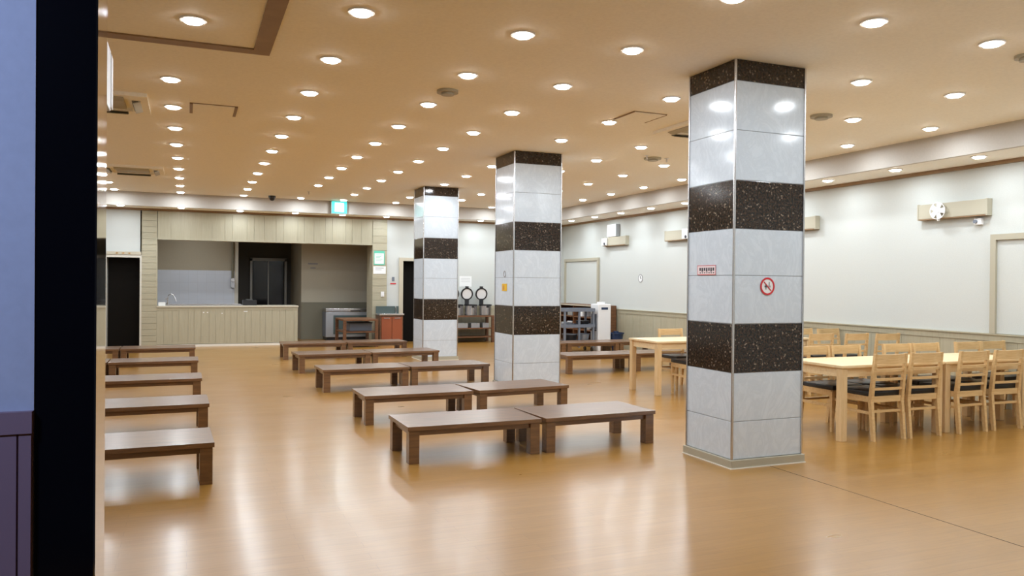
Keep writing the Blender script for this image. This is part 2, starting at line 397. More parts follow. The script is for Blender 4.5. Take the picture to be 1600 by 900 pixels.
# ------------------------------------------------------------------ opening the camera looks through
jb = struct(MB().box(-.232, -.146, 1.493, YN, 0, 2.75).build('trim_12', 'jamb'))
MB().box(-.146, -.143, 1.494, YN+.002, 0, 2.75).build('jamb_lining', 'mirror', jb)
s = MB(); s.box(-3.4, -.233, 1.490, 1.5, 1.235, 3.2); struct(s.build('wall_vestibule', 'violet'))
s = MB(); vboards(s, 'X', 1.49, -3.4, -.2335, 0, 1.20, .012, (.2085,), .003) if False else None
xe = -.2335; i = 0
while xe > -2.6:
    x0 = xe-(.0205 if i == 0 else .16); s.box(x0+.0015, xe-.0015, 1.478, 1.49, 0, 1.20); xe = x0; i += 1
s.box(-2.6, -.2335, 1.483, 1.49, 0, 1.2); s.box(-2.6, -.2335, 1.474, 1.49, 1.20, 1.235)
struct(s.build('trim_13', 'violetd'))
t = thing('door_sensor', 'small white plastic box fixed beside the polished jamb', 'sensor', (-.185, YN, 1.79))
bx('body', 'white', -.04, .0415, .003, .085, -.01, .11, parent=t, bev=.003); bx('cover', 'white', -.035, .0425, .086, .125, .0, .105, parent=t, bev=.003)
vl = D.lights.new('vestibule_fill_light', 'AREA'); vl.energy = 28.; vl.color = (.46, .62, 1.); vl.shape = 'DISK'; vl.size = .3
t = thing('vestibule_fill', 'bluish fill lamp added for the entrance wall outside the frame', 'lamp', (-.9, .35, 2.4))  # unseen lamp added to throw bluish light on the entrance wall
vo = D.objects.new('lamp', vl); COL.objects.link(vo); vo.parent = t; vo.location = (0, 0, -.02)
vo.rotation_euler = (math.radians(35), 0, 0)
MB().cyl((0, 0, .02), .17, .03).build('housing', 'white', t, True)

# ------------------------------------------------------------------ ceiling downlights
ORD = ['first', 'second', 'third', 'fourth', 'fifth', 'sixth', 'seventh', 'eighth', 'ninth', 'tenth', 'eleventh', 'twelfth', 'thirteenth', 'fourteenth', 'fifteenth']
LD = D.lights.new('downlight', 'AREA'); LD.shape = 'DISK'; LD.size = .136; LD.energy = LAMP_W; LD.color = LAMP_C
def make_light():
    t = thing('ceiling_light', '', 'ceiling light', (0, 0, 0))
    MB().ring((0, 0, -.006), .070, .088, .012).build('ring', 'white', t, True)
    MB().cyl((0, 0, -.013), .056, .024, r2=.070).build('lens', 'lens', t, True)
    o = D.objects.new('lamp', LD); COL.objects.link(o); o.parent = t; o.location = (0, 0, -.0275)
    return t
light0 = make_light(); used = [False]
def place_light(x, y, z, label, group):
    if not used[0]:
        used[0] = True; light0.location = (x, y, z); light0['label'] = label; light0['group'] = group; return light0
    return dup(light0, (x, y, z), 0, label, group)
CX = [-1.36, -.157, 1.047, 2.208, 3.113, 4.27, 5.417, 6.558, 7.70]
LINE = ['beside the left jamb', 'over the left low tables', 'over the open aisle', 'left of the exit sign', 'left of the marble pillars',
        'in line with the pillars', 'just right of the pillars', 'second from the cove beam', 'nearest the cove beam']
skip = {(0, 3), (0, 7), (5, 0), (5, 4), (5, 8), (6, 2), (3, 9), (1, -1), (1, 0), (1, 1), (0, 1), (0, 0), (0, -1)}
skip |= {(c_, -2) for c_ in (0, 1)}
for ci, x in enumerate(CX):
    k = 0
    for r in range(-2, 11):
        if (ci, r) in skip: continue
        y = 5.214 + 1.206*r
        place_light(x, y, CEIL, 'ceiling downlight, %s from the near end of the line %s' % (ORD[k], LINE[ci]), 'downlights of the tan ceiling'); k += 1
place_light(.02, 5.84, CEIL, 'round recessed downlight inside the brown-bordered ceiling square', 'downlights in the bordered ceiling square')
for k in range(13):
    y = 17.1 - 1.18*k
    if y < 2.2: break
    place_light(8.56, y, SZ, 'small downlight in the soffit along the right wall, %s from the far corner' % ORD[k], 'downlights of the soffit')
for k, x in enumerate((-2.5, -1.3, -.15, 1.03, 2.2, 3.25, 4.27, 5.45, 6.61, 7.6)):
    place_light(x, 18.16 if x > .5 else 17.97, SZ, 'small downlight in the soffit above the kitchen wall, %s from the left' % ORD[k], 'downlights of the soffit')

# ------------------------------------------------------------------ ceiling fittings
s = MB(); X0, X1, Y0, Y1, wd = -2.6, .58, 2.4, 6.50, .125
s.box(X0, X1, Y1-wd, Y1, CEIL-.012, CEIL); s.box(X0, X1, Y0, Y0+wd, CEIL-.012, CEIL); s.box(X0, X0+wd, Y0+wd, Y1-wd, CEIL-.012, CEIL); s.box(X1-wd, X1, Y0+wd, Y1-wd, CEIL-.012, CEIL)
struct(s.build('trim_14', 'crown'))
def cassette(x, y, label, group='ceiling cassette air conditioners'):
    t = thing('ceiling_air_conditioner', label, 'air conditioner', (x, y, CEIL), 0, group)
    s = MB(); h = .46
    s.ring((0, 0, -.018), .30*math.sqrt(2), h*math.sqrt(2), .036, Matrix.Rotation(PI/4, 3, 'Z'), 4); s.build('panel', 'ceiling', t)
    s = MB(); s.box(-.24, .24, -.24, .24, -.030, -.002)
    s.build('intake_grille', 'tan', t)
    for a in range(4):
        R = Matrix.Rotation(a*PI/2, 3, 'Z'); s = MB(); s.box(-.25, .25, -.03, .03, -.008, .008, rot=None)
        for v in s.bm.verts: v.co = R @ (v.co + Vector((0, .345, -.036)))
        s.build('air_slot', 'kwains', t)
    for a in range(4):
        R = Matrix.Rotation(a*PI/2, 3, 'Z'); s = MB(); s.box(-.25, .25, -.035, .035, -.004, .004, rot=Matrix.Rotation(.35, 3, 'X'))
        for v in s.bm.verts: v.co = R @ (v.co + Vector((0, .36, -.052)))
        s.build('louver', 'tan', t)
    return t
cassette(-.84, 8.80, 'square ceiling air conditioner behind the white sensor box, nearer one of the left pair')
cassette(-.84, 14.08, 'square ceiling air conditioner near the kitchen end beside the left downlight line')
cassette(5.47, 7.45, 'square ceiling air conditioner beside the nearest marble pillar top')
def hatch(x0, x1, y0, y1, label, ends=False):
    t = thing('ceiling_hatch', label, 'ceiling hatch', ((x0+x1)/2, (y0+y1)/2, CEIL)); a, b_ = (x1-x0)/2, (y1-y0)/2
    bx('cover', 'ceiling', -a+.012, a-.012, -b_+.012, b_-.012, -.010, 0, parent=t)
    s = MB(); f = .010; s.box(-a, a, -b_, -b_+f, -.006, 0); s.box(-a, a, b_-f, b_, -.006, 0)
    g = .03 if ends else f; s.box(-a, -a+g, -b_+f, b_-f, -.012, 0); s.box(a-g, a, -b_+f, b_-f, -.012, 0); s.build('frame', 'crown', t)
hatch(0.0, .46, 8.57, 9.07, 'rectangular ceiling hatch with dark ends beside the left downlight line', True)
hatch(4.24, 4.64, 7.05, 7.49, 'square flush ceiling hatch in front of the right air conditioner')
def disc(x, y, r, label, name='smoke_detector', cat='smoke detector', m='tan'):
    t = thing(name, label, cat, (x, y, CEIL)); MB().cyl((0, 0, -.012), r, .024, r2=r*1.0).build('base', m, t, True)
    MB().cyl((0, 0, -.034), r*.6, .02).build('cap', m, t, True); return t
disc(2.22, 7.03, .10, 'flat round ceiling speaker disc between the second and third downlight lines', 'ceiling_speaker', 'speaker')
disc(6.05, 9.55, .12, 'round tan ceiling detector above the dining tables')
disc(6.12, 6.42, .11, 'tan ceiling detector just right of the nearest pillar')
disc(5.95, 4.12, .08, 'tan ceiling detector at the upper right edge of the picture')
def sprinkler(x, y, label):
    t = thing('sprinkler', label, 'sprinkler', (x, y, CEIL), 0, 'ceiling sprinklers'); MB().cyl((0, 0, -.004), .035, .008).build('plate', 'white', t, True)
    MB().cyl((0, 0, -.03), .012, .05).build('head', 'steel', t, True)
sprinkler(2.2, 16.03, 'small sprinkler head in the gap of the downlight line near the exit sign')
sprinkler(5.86, 9.40, 'small sprinkler head beside the round detector above the dining tables, nearer the pillar')
sprinkler(6.25, 9.50, 'small sprinkler head beside the round detector above the dining tables, nearer the wall')
t = thing('security_camera', 'dark dome security camera hanging at the ceiling edge over the kitchen', 'camera', (1.61, 17.2, CEIL))
MB().cyl((0, 0, -.02), .075, .04).build('base', 'black', t, True)
s = MB(); bmesh.ops.create_uvsphere(s.bm, u_segments=20, v_segments=12, radius=.06)
for v in s.bm.verts: v.co.z -= .045
s.build('dome', 'black', t, True)
# exit sign
t = thing('exit_sign', 'lit teal and white emergency exit sign hanging at the ceiling over the kitchen', 'sign', (3.075, 17.58, 3.10))
bx('case', 'alu', -.18, .18, 0, .06, -.15, .139, parent=t); bx('face', 'teal', -.165, .165, -.006, 0, -.135, .125, parent=t)
bx('doorway', 'lit', -.10, .095, -.010, -.006, -.10, .095, parent=t)
s = MB(); s.cyl((.015, -.012, .055), .016, .004, 'Y', 16)
for a, b_ in (((.01, .035), (-.01, -.02)), ((-.01, -.02), (.035, -.045)), ((.035, -.045), (.03, -.085)), ((-.01, -.02), (-.025, -.055)), ((-.025, -.055), (-.06, -.06)), ((.01, .03), (.045, .005)), ((.01, .03), (-.03, .015)), ((-.03, .015), (-.045, -.015))):
    dx, dz = b_[0]-a[0], b_[1]-a[1]; ln = math.hypot(dx, dz)
    s.box(-ln/2, ln/2, -.002, .002, -.007, .007)
    for v in s.bm.verts[-8:] if False else list(s.bm.verts)[-8:]:
        v.co = Matrix.Rotation(-math.atan2(dz, dx), 3, 'Y') @ v.co + Vector(((a[0]+b_[0])/2, -.012, (a[1]+b_[1])/2))
s.build('running_figure', 'teal', t)

# ------------------------------------------------------------------ pillars
def pillar(x0, x1, y0, y1, label):
    t = thing('pillar', label, 'pillar', (x0, y0, 0)); X, Y = x1-x0, y1-y0; g = .0025
    def band(name, m, z0, z1): MB().box(0, X, 0, Y, z0+g, z1-g, bev=.002).build(name, m, t)
    for z0, z1 in ((.07, .37), (.37, .755), (1.145, 1.53), (1.53, 1.90), (2.285, 2.68), (2.68, 3.07)): band('white_tiles', 'marble', z0, z1)
    for z0, z1 in ((.755, 1.145), (1.90, 2.285), (3.07, CEIL)): band('granite_band', 'granite', z0, z1)
    bx('core', 'grout', .004, X-.004, .004, Y-.004, 0, CEIL-.002, parent=t)
    for cx, cy in ((0, 0), (X, 0), (0, Y), (X, Y)):
        MB().box(cx-.008, cx+.008, cy-.008, cy+.008, .07, CEIL-.002, bev=.003).build('corner_trim', 'steel', t)
    MB().box(-.022, X+.022, -.022, Y+.022, 0, .068, bev=.004).build('base_board', 'tan', t)
    MB().box(-.028, X+.028, -.028, Y+.028, 0, .008).build('caulk_line', 'caulk', t)
    return t
pillar(3.98, 4.675, 5.09, 5.70, 'white marble pillar with brown granite bands, nearest one with a red no-smoking sign')
pillar(4.045, 4.745, 9.80, 10.48, 'white marble pillar with brown granite bands, middle one with a yellow sticker')
pillar(4.03, 4.70, 14.15, 14.80, 'white marble pillar with brown granite bands, farthest one beside the kitchen')

# stickers on pillars and walls
t = thing('no_smoking_sign', 'round red-ringed sign on the nearest marble pillar', 'sign', (4.31, 5.088, 1.445))
MB().cyl((0, -.001, 0), .068, .002, 'Y').build('disc', 'paper', t); MB().ring((0, -.003, 0), .057, .071, .003, 'Y').build('red_ring', 'red', t)
s = MB(); s.box(-.030, .030, -.004, -.002, -.008, .006); s.box(.012, .022, -.004, -.002, .006, .034); s.box(-.022, -.010, -.004, -.002, -.026, .02); s.build('pictogram', 'greyink', t)
MB().box(-.05, .05, -.005, -.003, -.004, .004, rot=Matrix.Rotation(PI/4, 3, 'Y')).build('red_bar', 'red', t)
t = thing('notice', 'small pale notice with red edging on the side of the nearest pillar', 'notice', (3.978, 5.44, 1.575))
MB().box(-.002, 0, -.125, .125, -.04, .04).build('sheet', 'pink', t)
s = MB()
for i in range(7): s.box(-.003, -.002, -.105+i*.03, -.085+i*.03, -.012 if i % 2 else -.006, .02); s.box(-.003, -.002, -.105+i*.03, -.09+i*.03, -.026, -.018)
s.build('lettering', 'ink', t)
s = MB(); s.box(-.003, -.002, -.125, .125, .036, .04); s.box(-.003, -.002, -.125, .125, -.04, -.036); s.box(-.003, -.002, .121, .125, -.036, .036); s.box(-.003, -.002, -.125, -.121, -.036, .036); s.build('red_edge', 'red', t)
t = thing('sticker', 'yellow upright sticker on the side of the middle pillar', 'sticker', (4.043, 10.12, 1.39))
MB().box(-.002, 0, -.09, .09, -.045, .055, bev=.0008).build('sheet', 'yellow', t); MB().box(-.003, -.002, .0, .06, -.03, .03).build('print', 'amber', t)
t = thing('sticker', 'faint grey round mark above the yellow sticker on the middle pillar', 'sticker', (4.043, 10.12, 1.58))
MB().ring((-.001, 0, 0), .03, .045, .002, 'X').build('ring', 'greyink', t)
t = thing('poster', 'green bordered upright poster on the beige kitchen post', 'poster', (4.21, YF-.032, 2.03))
bx('sheet', 'green', -.13, .13, -.003, 0, -.17, .17, parent=t); bx('white_area', 'paper', -.11, .11, -.004, -.003, -.14, .11, parent=t)
s = MB(); [s.box(-.08, .08-.03*(i % 3), -.005, -.004, .07-i*.035, .08-i*.035) for i in range(5)]; s.build('print', 'green', t)
t = thing('notice', 'white notice sheet below the green poster', 'notice', (4.22, YF-.032, 1.74))
bx('sheet', 'paper', -.15, .15, -.003, 0, -.09, .09, parent=t); s = MB(); s.box(-.10, .10, -.004, -.003, .04, .055); s.box(-.10, .05, -.004, -.003, .0, .01); s.build('print', 'greyink', t)
t = thing('light_switch', 'cream light switch on the beige kitchen post', 'switch', (4.295, YF-.032, 1.165)); bx('plate', 'white', -.04, .04, -.012, 0, -.06, .06, parent=t, bev=.003); bx('rocker', 'white', -.018, .018, -.018, -.012, -.03, .03, parent=t)
t = thing('fire_notice', 'small notice with a red strip on the white wall beside the doorway', 'notice', (4.56, YF-.001, 1.48))
bx('panel', 'grey', -.03, .03, -.012, 0, .0, .10, parent=t); bx('red_strip', 'red', -.07, .07, -.006, 0, -.075, -.045, parent=t)
t = thing('notice', 'white sheet on the wall behind the rice warmers', 'notice', (6.40, YF-.001, 1.50)); bx('sheet', 'paper', -.16, .16, -.003, 0, -.14, .12, parent=t)
s = MB(); [s.box(-.12, .12, -.004, -.003, .06-i*.04, .066-i*.04) for i in range(3)]; s.build('print', 'greyink', t)
t = thing('wall_clock', 'small round faint dial on the right wall between two tan boxes', 'clock', (XR-.001, 14.8, 1.585)); MB().ring((-.004, 0, 0), .075, .09, .006, 'X').build('rim', 'greyink', t)
MB().cyl((-.002, 0, 0), .075, .004, 'X').build('dial', 'paper', t); s = MB(); s.box(-.008, -.004, -.006, .006, 0, .05); s.box(-.008, -.004, -.04, 0, -.005, .005); s.build('hands', 'ink', t)

# ------------------------------------------------------------------ tan boxes on the right wall
def wall_box(y0, y1, z0, z1, label, face, lo=None):
    t = thing('wall_heater', label, 'wall box', (XR, (y0+y1)/2, (z0+z1)/2), 0, 'tan boxes on the right wall'); h, b_ = (y1-y0)/2, (z1-z0)/2
    MB().box(-.09, -.001, -h+.02, h-.02, -b_+.01, b_, bev=.004).build('casing', 'tan', t)
    MB().box(-.086, -.001, -h+.02, h-.02, -b_-.004, -b_+.01).build('bottom_shade', 'crown', t)  # brown strip painted for the shadow along the box bottom
    for s_ in (-1, 1): MB().box(-.094, -.001, s_*h-(.02 if s_ > 0 else 0), s_*h+(.02 if s_ < 0 else 0), -b_-.004, b_+.006, bev=.003).build('end_cap', 'tan', t)
    return t
wall_box(6.70, 7.70, 2.34, 2.54, 'long tan wall box above the dining tables, nearest the camera, with a white fan', 1)
wall_box(9.55, 10.55, 2.34, 2.54, 'tan wall box just right of the nearest pillar', 1)
wall_box(12.75, 13.75, 2.34, 2.54, 'tan wall box just left of the nearest pillar', 1)
wall_box(15.30, 16.35, 2.34, 2.54, 'tan wall box farthest from the camera under a white panel', 1)
def fan(y, z, label, r=.11):
    t = thing('wall_fan', label, 'fan', (XR-.096, y, z), 0, 'small white fans on the tan boxes')
    MB().cyl((-.02, 0, 0), .03, .05, 'X').build('hub', 'white', t, True)
    for k in range(5):
        R = Matrix.Rotation(k*2*PI/5+.3, 3, 'X'); s = MB(); s.box(-.004, .004, -.035, .035, .02, r, bev=.002)
        for v in s.bm.verts: v.co.y *= .6+v.co.z/r*.5; v.co = R @ v.co + Vector((-.035, 0, 0))
        s.build('blade', 'white', t)
    MB().ring((-.035, 0, 0), r*.93, r, .012, 'X').build('guard_ring', 'white', t, True)
    bx('bracket', 'white', -.03, 0, -.012, .012, -.13, .0, parent=t)
fan(7.36, 2.44, 'white fan on the tan wall box nearest the camera')
t = thing('wall_sensor', 'small white sensor under the end of the nearest tan wall box', 'sensor', (XR, 6.86, 2.27)); bx('base', 'white', -.05, 0, -.05, .05, -.04, .04, parent=t, bev=.008); MB().cyl((-.06, .02, .0), .022, .03, 'X').build('eye', 'grey', t, True)
t = thing('wall_panel', 'white flat junction box above the farthest tan wall box', 'box', (XR, 15.95, 2.70)); bx('door', 'white', -.09, 0, -.20, .20, -.15, .13, parent=t, bev=.005); bx('hinge_side', 'brushed', -.095, 0, -.23, -.205, -.15, .13, parent=t)
t = thing('wall_speaker', 'white speaker at the end of the farthest tan wall box', 'speaker', (XR-.096, 16.2, 2.44)); bx('body', 'white', -.06, 0, -.10, .10, -.09, .08, parent=t, bev=.01); MB().cyl((-.065, -.05, -.05), .03, .012, 'X').build('cone', 'ink', t, True)
t = thing('wall_speaker', 'white speaker on the tan wall box left of the nearest pillar', 'speaker', (XR-.096, 12.95, 2.45)); bx('body', 'white', -.06, 0, -.10, .10, -.10, .10, parent=t, bev=.01); MB().cyl((-.065, -.04, -.06), .03, .012, 'X').build('cone', 'ink', t, True)

# ------------------------------------------------------------------ low tables
def low_table(ln, label='', group=''):
    t = thing('low_table', label, 'low table', (0, 0, 0), 0, group); h = ln/2; dp = .32
    MB().box(-h, h, -dp, dp, .266, .300, bev=.003).build('table_top', 'bench', t)
    s = MB(); s.box(-h+.05, h-.05, -dp+.035, -dp+.06, .222, .266); s.box(-h+.05, h-.05, dp-.06, dp-.035, .222, .266)
    s.box(-h+.035, -h+.06, -dp+.06, dp-.06, .222, .266); s.box(h-.06, h-.035, -dp+.06, dp-.06, .222, .266); s.build('apron', 'bench', t)
    for sx in (-1, 1):
        for sy in (-1, 1):
            MB().box(sx*(h-.055)-.043, sx*(h-.055)+.043, sy*(dp-.055)-.043, sy*(dp-.055)+.043, 0, .266, bev=.002).build('leg', M['bench'], t)
    return t
proto = {}
def place_table(x0, x1, yf, rz, label, group):
    """x0..x1 along the front edge, yf = y of front edge at its left end"""
    ln = round(x1-x0, 2); r = math.radians(rz)
    loc = (x0+math.cos(r)*ln/2-math.sin(r)*.32, yf+math.sin(r)*ln/2+math.cos(r)*.32, 0)
    if ln not in proto:
        proto[ln] = low_table(ln, label, group); proto[ln].location = loc; proto[ln].rotation_euler = (0, 0, r); return
    dup(proto[ln], loc, r, label, group)
NTH = ['nearest the camera', 'second from the camera', 'third from the camera', 'fourth from the camera', 'farthest from the camera']
for i, (x, y, ra, rb) in enumerate(((1.62, 6.09, .5, 3.), (1.65, 7.90, 1., 6.), (1.63, 10.42, 2., 3.), (1.61, 12.70, 4., 4.), (1.62, 15.02, .5, 1.))):
    lb = 'dark brown low wooden table, %s one of the middle pair %s'
    place_table(x, x+1.17, y, ra, lb % ('left', NTH[i]), 'low tables of the middle block')
    x2 = x+1.183+.64*math.sin(math.radians(max(0, rb-ra))); y2 = y+1.185*math.sin(math.radians(ra))
    place_table(x2, x2+(1.17 if i > 1 else 1.13), y2, rb, lb % ('right', NTH[i]), 'low tables of the middle block')
for i, (x, y, ra) in enumerate(((.18, 5.98, 1.5), (.19, 7.90, 1.), (.155, 9.97, 0.), (.14, 12.23, 0.), (.12, 14.6, 0.))):
    lb = 'dark brown low wooden table, %s one of the left pair %s'
    place_table(x-1.17, x, y-1.17*math.sin(math.radians(ra)), ra, lb % ('right', NTH[i]), 'low tables of the left block')
    place_table(x-2.355, x-1.185, y-2.355*math.sin(math.radians(ra)), ra, lb % ('left', NTH[i]), 'low tables of the left block')
for (x0, x1, y, lb) in ((5.62, 6.90, 11.32, 'dark brown low table just behind the middle pillar, front row'), (6.915, 8.085, 11.36, 'dark brown low table behind the pale dining table, front row'),
                        (5.62, 6.79, 13.72, 'dark brown low table mostly behind the middle pillar, back row'), (6.83, 8.00, 13.76, 'dark brown low table in front of the grey cart, back row'),
                        (7.93+.08, 9.02, 13.79, 'dark brown low table in front of the water purifier by the right wall')):
    place_table(x0, x1, y, 0, lb, 'low tables behind the pillars')

# ------------------------------------------------------------------ dining tables and chairs
def dining_table(ln, label, loc, group='pale dining tables', dp=.72):
    t = thing('dining_table', label, 'dining table', loc, 0, group)
    MB().box(0, ln, 0, dp, .685, .712, bev=.005).build('table_top', 'pale', t)
    s = MB(); s.box(.05, ln-.05, .03, .052, .60, .685); s.box(.05, ln-.05, dp-.052, dp-.03, .60, .685); s.box(.03, .052, .05, dp-.05, .60, .685); s.box(ln-.052, ln-.03, .05, dp-.05, .60, .685); s.build('apron', 'pale', t)
    for x in (.045, ln-.045):
        for y in (.045, dp-.045): MB().box(x-.034, x+.034, y-.034, y+.034, 0, .685, bev=.003).build('leg', 'palev', t)
    return t
def chair0_make():
    """front faces +Y, back stands at y = 0"""
    t = thing('dining_chair', '', 'chair', (0, 0, 0)); W = .19
    def st(z):   # rake of the rear stile
        return -.045*max(0, (.05+z-.42)/.40) if z > .37 else -.035*(1-z/.37)
    for sx in (-1, 1):
        s = MB(); zs = [0, .37, .82]
        for a, b_ in zip(zs, zs[1:]): s.bar((sx*W, st(a), a), (sx*W, st(b_), b_), .028 if a == 0 else .034, .036 if a == 0 else .040, .034 if a == 0 else .028, .040 if a == 0 else .026)
        s.build('back_post', 'chairw', t)
        MB().bar((sx*(W-.005), .40, 0), (sx*(W-.005), .40, .40), .026, .026, .036, .036).build('front_leg', 'chairw', t)
        MB().box(sx*W-.009, sx*W+.009, .0, .39, .245, .272).build('side_stretcher', 'chairw', t)
        MB().box(sx*W-.011, sx*W+.011, .0, .40, .36, .415).build('side_rail', 'chairw', t)
    MB().box(-W, W, -.010, .010, .262, .285).build('rear_stretcher', 'chairw', t)
    MB().box(-W, W, -.012, .012, .36, .415).build('rear_rail', 'chairw', t)
    MB().box(-W, W, .388, .410, .36, .415).build('front_rail', 'chairw', t)
    def curved(z0, z1, th, dep):
        s = MB(); n = 6; rows = []
        for i in range(n+1):
            u = -1+2*i/n; y = st((z0+z1)/2) - dep*(1-u*u); x = u*W
            rows.append([s.bm.verts.new((x, y+dy, z)) for dy, z in ((-th/2, z0), (th/2, z0), (th/2, z1), (-th/2, z1))])
        for a, b_ in zip(rows, rows[1:]):
            for k in range(4): s.bm.faces.new((a[k], a[(k+1) % 4], b_[(k+1) % 4], b_[k]))
        s.bm.faces.new(rows[0]); s.bm.faces.new(rows[-1]); return s
    curved(.725, .815, .020, .022).build('top_rail', 'chairw', t)
    for z in (.655, .565, .475): curved(z, z+.024, .016, .018).build('back_slat', 'chairw', t)
    MB().box(-W-.012, W+.012, .01, .425, .415, .462, bev=.014).build('seat', 'black', t, True)
    return t
ch0 = chair0_make(); first = [True]
def chair(x, y, rz, label, group):
    if first[0]:
        first[0] = False; ch0.location = (x, y, 0); ch0.rotation_euler = (0, 0, rz); ch0['label'] = label; ch0['group'] = group; return
    dup(ch0, (x, y, 0), rz, label, group)
dining_table(1.33, 'pale wooden dining table nearest the camera, beside the nearest pillar', (5.62, 5.60, 0))
dining_table(1.22, 'pale wooden dining table in the front row, middle one', (6.97, 5.60, 0))
dining_table(.86, 'pale wooden dining table in the front row against the right wall', (8.20, 5.60, 0), dp=.41)
dining_table(1.33, 'pale wooden dining table of the back row seen left of the nearest pillar', (5.64, 8.75, 0))
dining_table(1.22, 'pale wooden dining table of the back row seen right of the nearest pillar', (6.99, 8.75, 0))
g1 = 'chairs on the near side of the front tables'
for x, n in ((6.13, 'leftmost'), (6.60, 'second from the left'), (7.255, 'third from the left'), (7.76, 'rightmost')):
    chair(x, 5.56, random.uniform(-.03, .03), 'pale ladder-back chair with black seat seen from behind, %s at front tables' % n, g1)
g2 = 'chairs on the far side of the front tables'
for x, n in ((6.12, 'just right of the nearest pillar'), (6.555, 'second from the nearest pillar'), (7.30, 'third from the nearest pillar'), (7.745, 'fourth from the nearest pillar'), (8.42, 'fifth from the nearest pillar'), (8.84, 'at the right wall')):
    chair(x, 6.44, PI+random.uniform(-.03, .03), 'pale chair facing the camera across the front tables, %s' % n, g2)
g3 = 'chairs on the near side of the back tables'
for x, y, n in ((6.17, 8.52, 'mostly hidden by the nearest pillar'), (7.30, 8.30, 'partly hidden by the nearest pillar edge'), (7.84, 8.22, 'first fully seen right of the pillar'), (8.36, 8.12, 'second fully seen right of the pillar'), (8.79, 8.00, 'closest to the right wall')):
    chair(x, y, random.uniform(-.04, .04), 'pale chair seen from behind at the back tables, %s' % n, g3)
g4 = 'chairs on the far side of the back tables'
for x, y, n in ((6.45, 9.62, 'seen left of the nearest pillar'), (8.43, 9.15, 'left one by the wall'), (8.85, 9.05, 'right one by the wall')):
    chair(x, y, PI, 'pale chair facing the camera behind the back tables, %s' % n, g4)

# ------------------------------------------------------------------ far end furniture
# freezer
t = thing('chest_freezer', 'long stainless chest freezer in the kitchen passage', 'freezer', (3.14, 19.7, 0))
MB().box(0, 1.45, 0, .55, .08, .70, bev=.008).build('body', 'brushed', t); bx('base', 'black', .02, 1.43, .03, .52, 0, .08, parent=t)
MB().box(-.005, 1.455, -.01, .55, .705, .79, bev=.012).build('lid', 'steel', t); bx('side_panel', 'grey', -.006, 0, .01, .54, .09, .70, parent=t)
bx('front_panel', 'teald', .18, 1.40, -.008, 0, .15, .62, parent=t); bx('lid_handle', 'black', .6, .85, -.025, -.01, .72, .74, parent=t)
def shelf_unit(name, label, x, y, W, Dp, H, lv, cat='shelf'):
    t = thing(name, label, cat, (x, y, 0))
    MB().box(0, W, 0, Dp, H-.035, H, bev=.003).build('top', 'shelfw', t)
    for z in lv: bx('shelf', 'shelfw', .02, W-.02, .02, Dp-.02, z, z+.03, parent=t)
    for px in (.035, W-.035):
        for py in (.035, Dp-.035): bx('leg', 'shelfw', px-.033, px+.033, py-.033, py+.033, 0, H-.035, parent=t)
    return t
shelf_unit('low_shelf', 'brown wooden open shelf standing in front of the chest freezer', 3.16, 17.45, .78, 1.05, .62, (.08, .32))
t = thing('storage_box', 'dark plastic box on the upper level of the brown shelf by the freezer', 'box', (3.60, 17.95, .35)); bx('body', 'grey', -.25, .25, -.25, .25, .001, .17, parent=t, bev=.01); bx('lid', 'black', -.26, .26, -.26, .26, .17, .19, parent=t)
# sink cabinet
t = thing('sink_cabinet', 'orange double-door sink cabinet with steel top beside the doorway', 'cabinet', (4.13, 18.12, 0))
bx('carcass', 'shelfw', 0, .55, .02, .46, .05, .68, parent=t); bx('plinth', 'brushed', .02, .54, .05, .44, 0, .05, parent=t)
for x0 in (.035, .285):
    d_ = bx('door', 'orange', x0, x0+.24, 0, .018, .08, .64, parent=t, bev=.003); bx('handle', 'steel', x0+.05, x0+.19, -.02, -.001, .605, .62, parent=d_)
MB().box(-.02, .57, -.02, .47, .68, .715, bev=.005).build('steel_top', 'steel', t); bx('splashback', 'teald', 0, .55, .44, .46, .715, .88, parent=t)
MB().tube([(.48, .42, .71), (.48, .42, .84), (.46, .38, .87), (.44, .30, .86)], .012).build('faucet', 'steel', t, True)
# rice warmer shelf
shelf_unit('serving_shelf', 'brown wooden serving shelf between the far pillars holding rice warmers', 5.75, 18.08, 1.22, .48, .66, (.12, .33))
for x, n in ((6.06, 'mostly hidden behind the farthest pillar'), (6.42, 'middle one with its lid up'), (6.80, 'right one with its lid up')):
    t = thing('rice_warmer', 'stainless rice warmer on the brown serving shelf, ' + n, 'rice warmer', (x, 18.30, .66), 0, 'rice warmers on the serving shelf')
    MB().cyl((0, 0, .125), .155, .23).build('body', 'steel', t, True); MB().ring((0, 0, .25), .13, .165, .03).build('rim', 'black', t, True)
    bx('latch', 'black', -.03, .03, -.18, -.15, .19, .25, parent=t); MB().cyl((0, 0, .012), .15, .024).build('base', 'black', t, True)
    R = Matrix.Rotation(-PI/2+.12, 3, 'X'); MB().cyl((-.05, .15, .52), .135, .02, R).build('lid', 'white', t, True); MB().ring((-.05, .148, .52), .125, .155, .04, R).build('lid_rim', 'black', t, True)
    bx('hinge', 'black', -.10, .0, .13, .17, .22, .40, parent=t); bx('lid_knob', 'black', -.09, -.01, .13, .17, .665, .71, parent=t)
for x, w_, n in ((6.15, .30, 'left'), (6.50, .22, 'middle'), (6.77, .16, 'right')):
    t = thing('metal_tray', 'grey metal tray on the lower level of the serving shelf, %s one' % n, 'tray', (x, 18.28, .361), 0, 'trays on the serving shelf')
    s = MB(); s.box(-w_/2, w_/2, -.12, .12, 0, .01); s.box(-w_/2, w_/2, -.12, -.11, .01, .11); s.box(-w_/2, w_/2, .11, .12, .01, .11); s.box(-w_/2, -w_/2+.01, -.11, .11, .01, .11); s.box(w_/2-.01, w_/2, -.11, .11, .01, .11); s.build('pan', 'brushed', t)
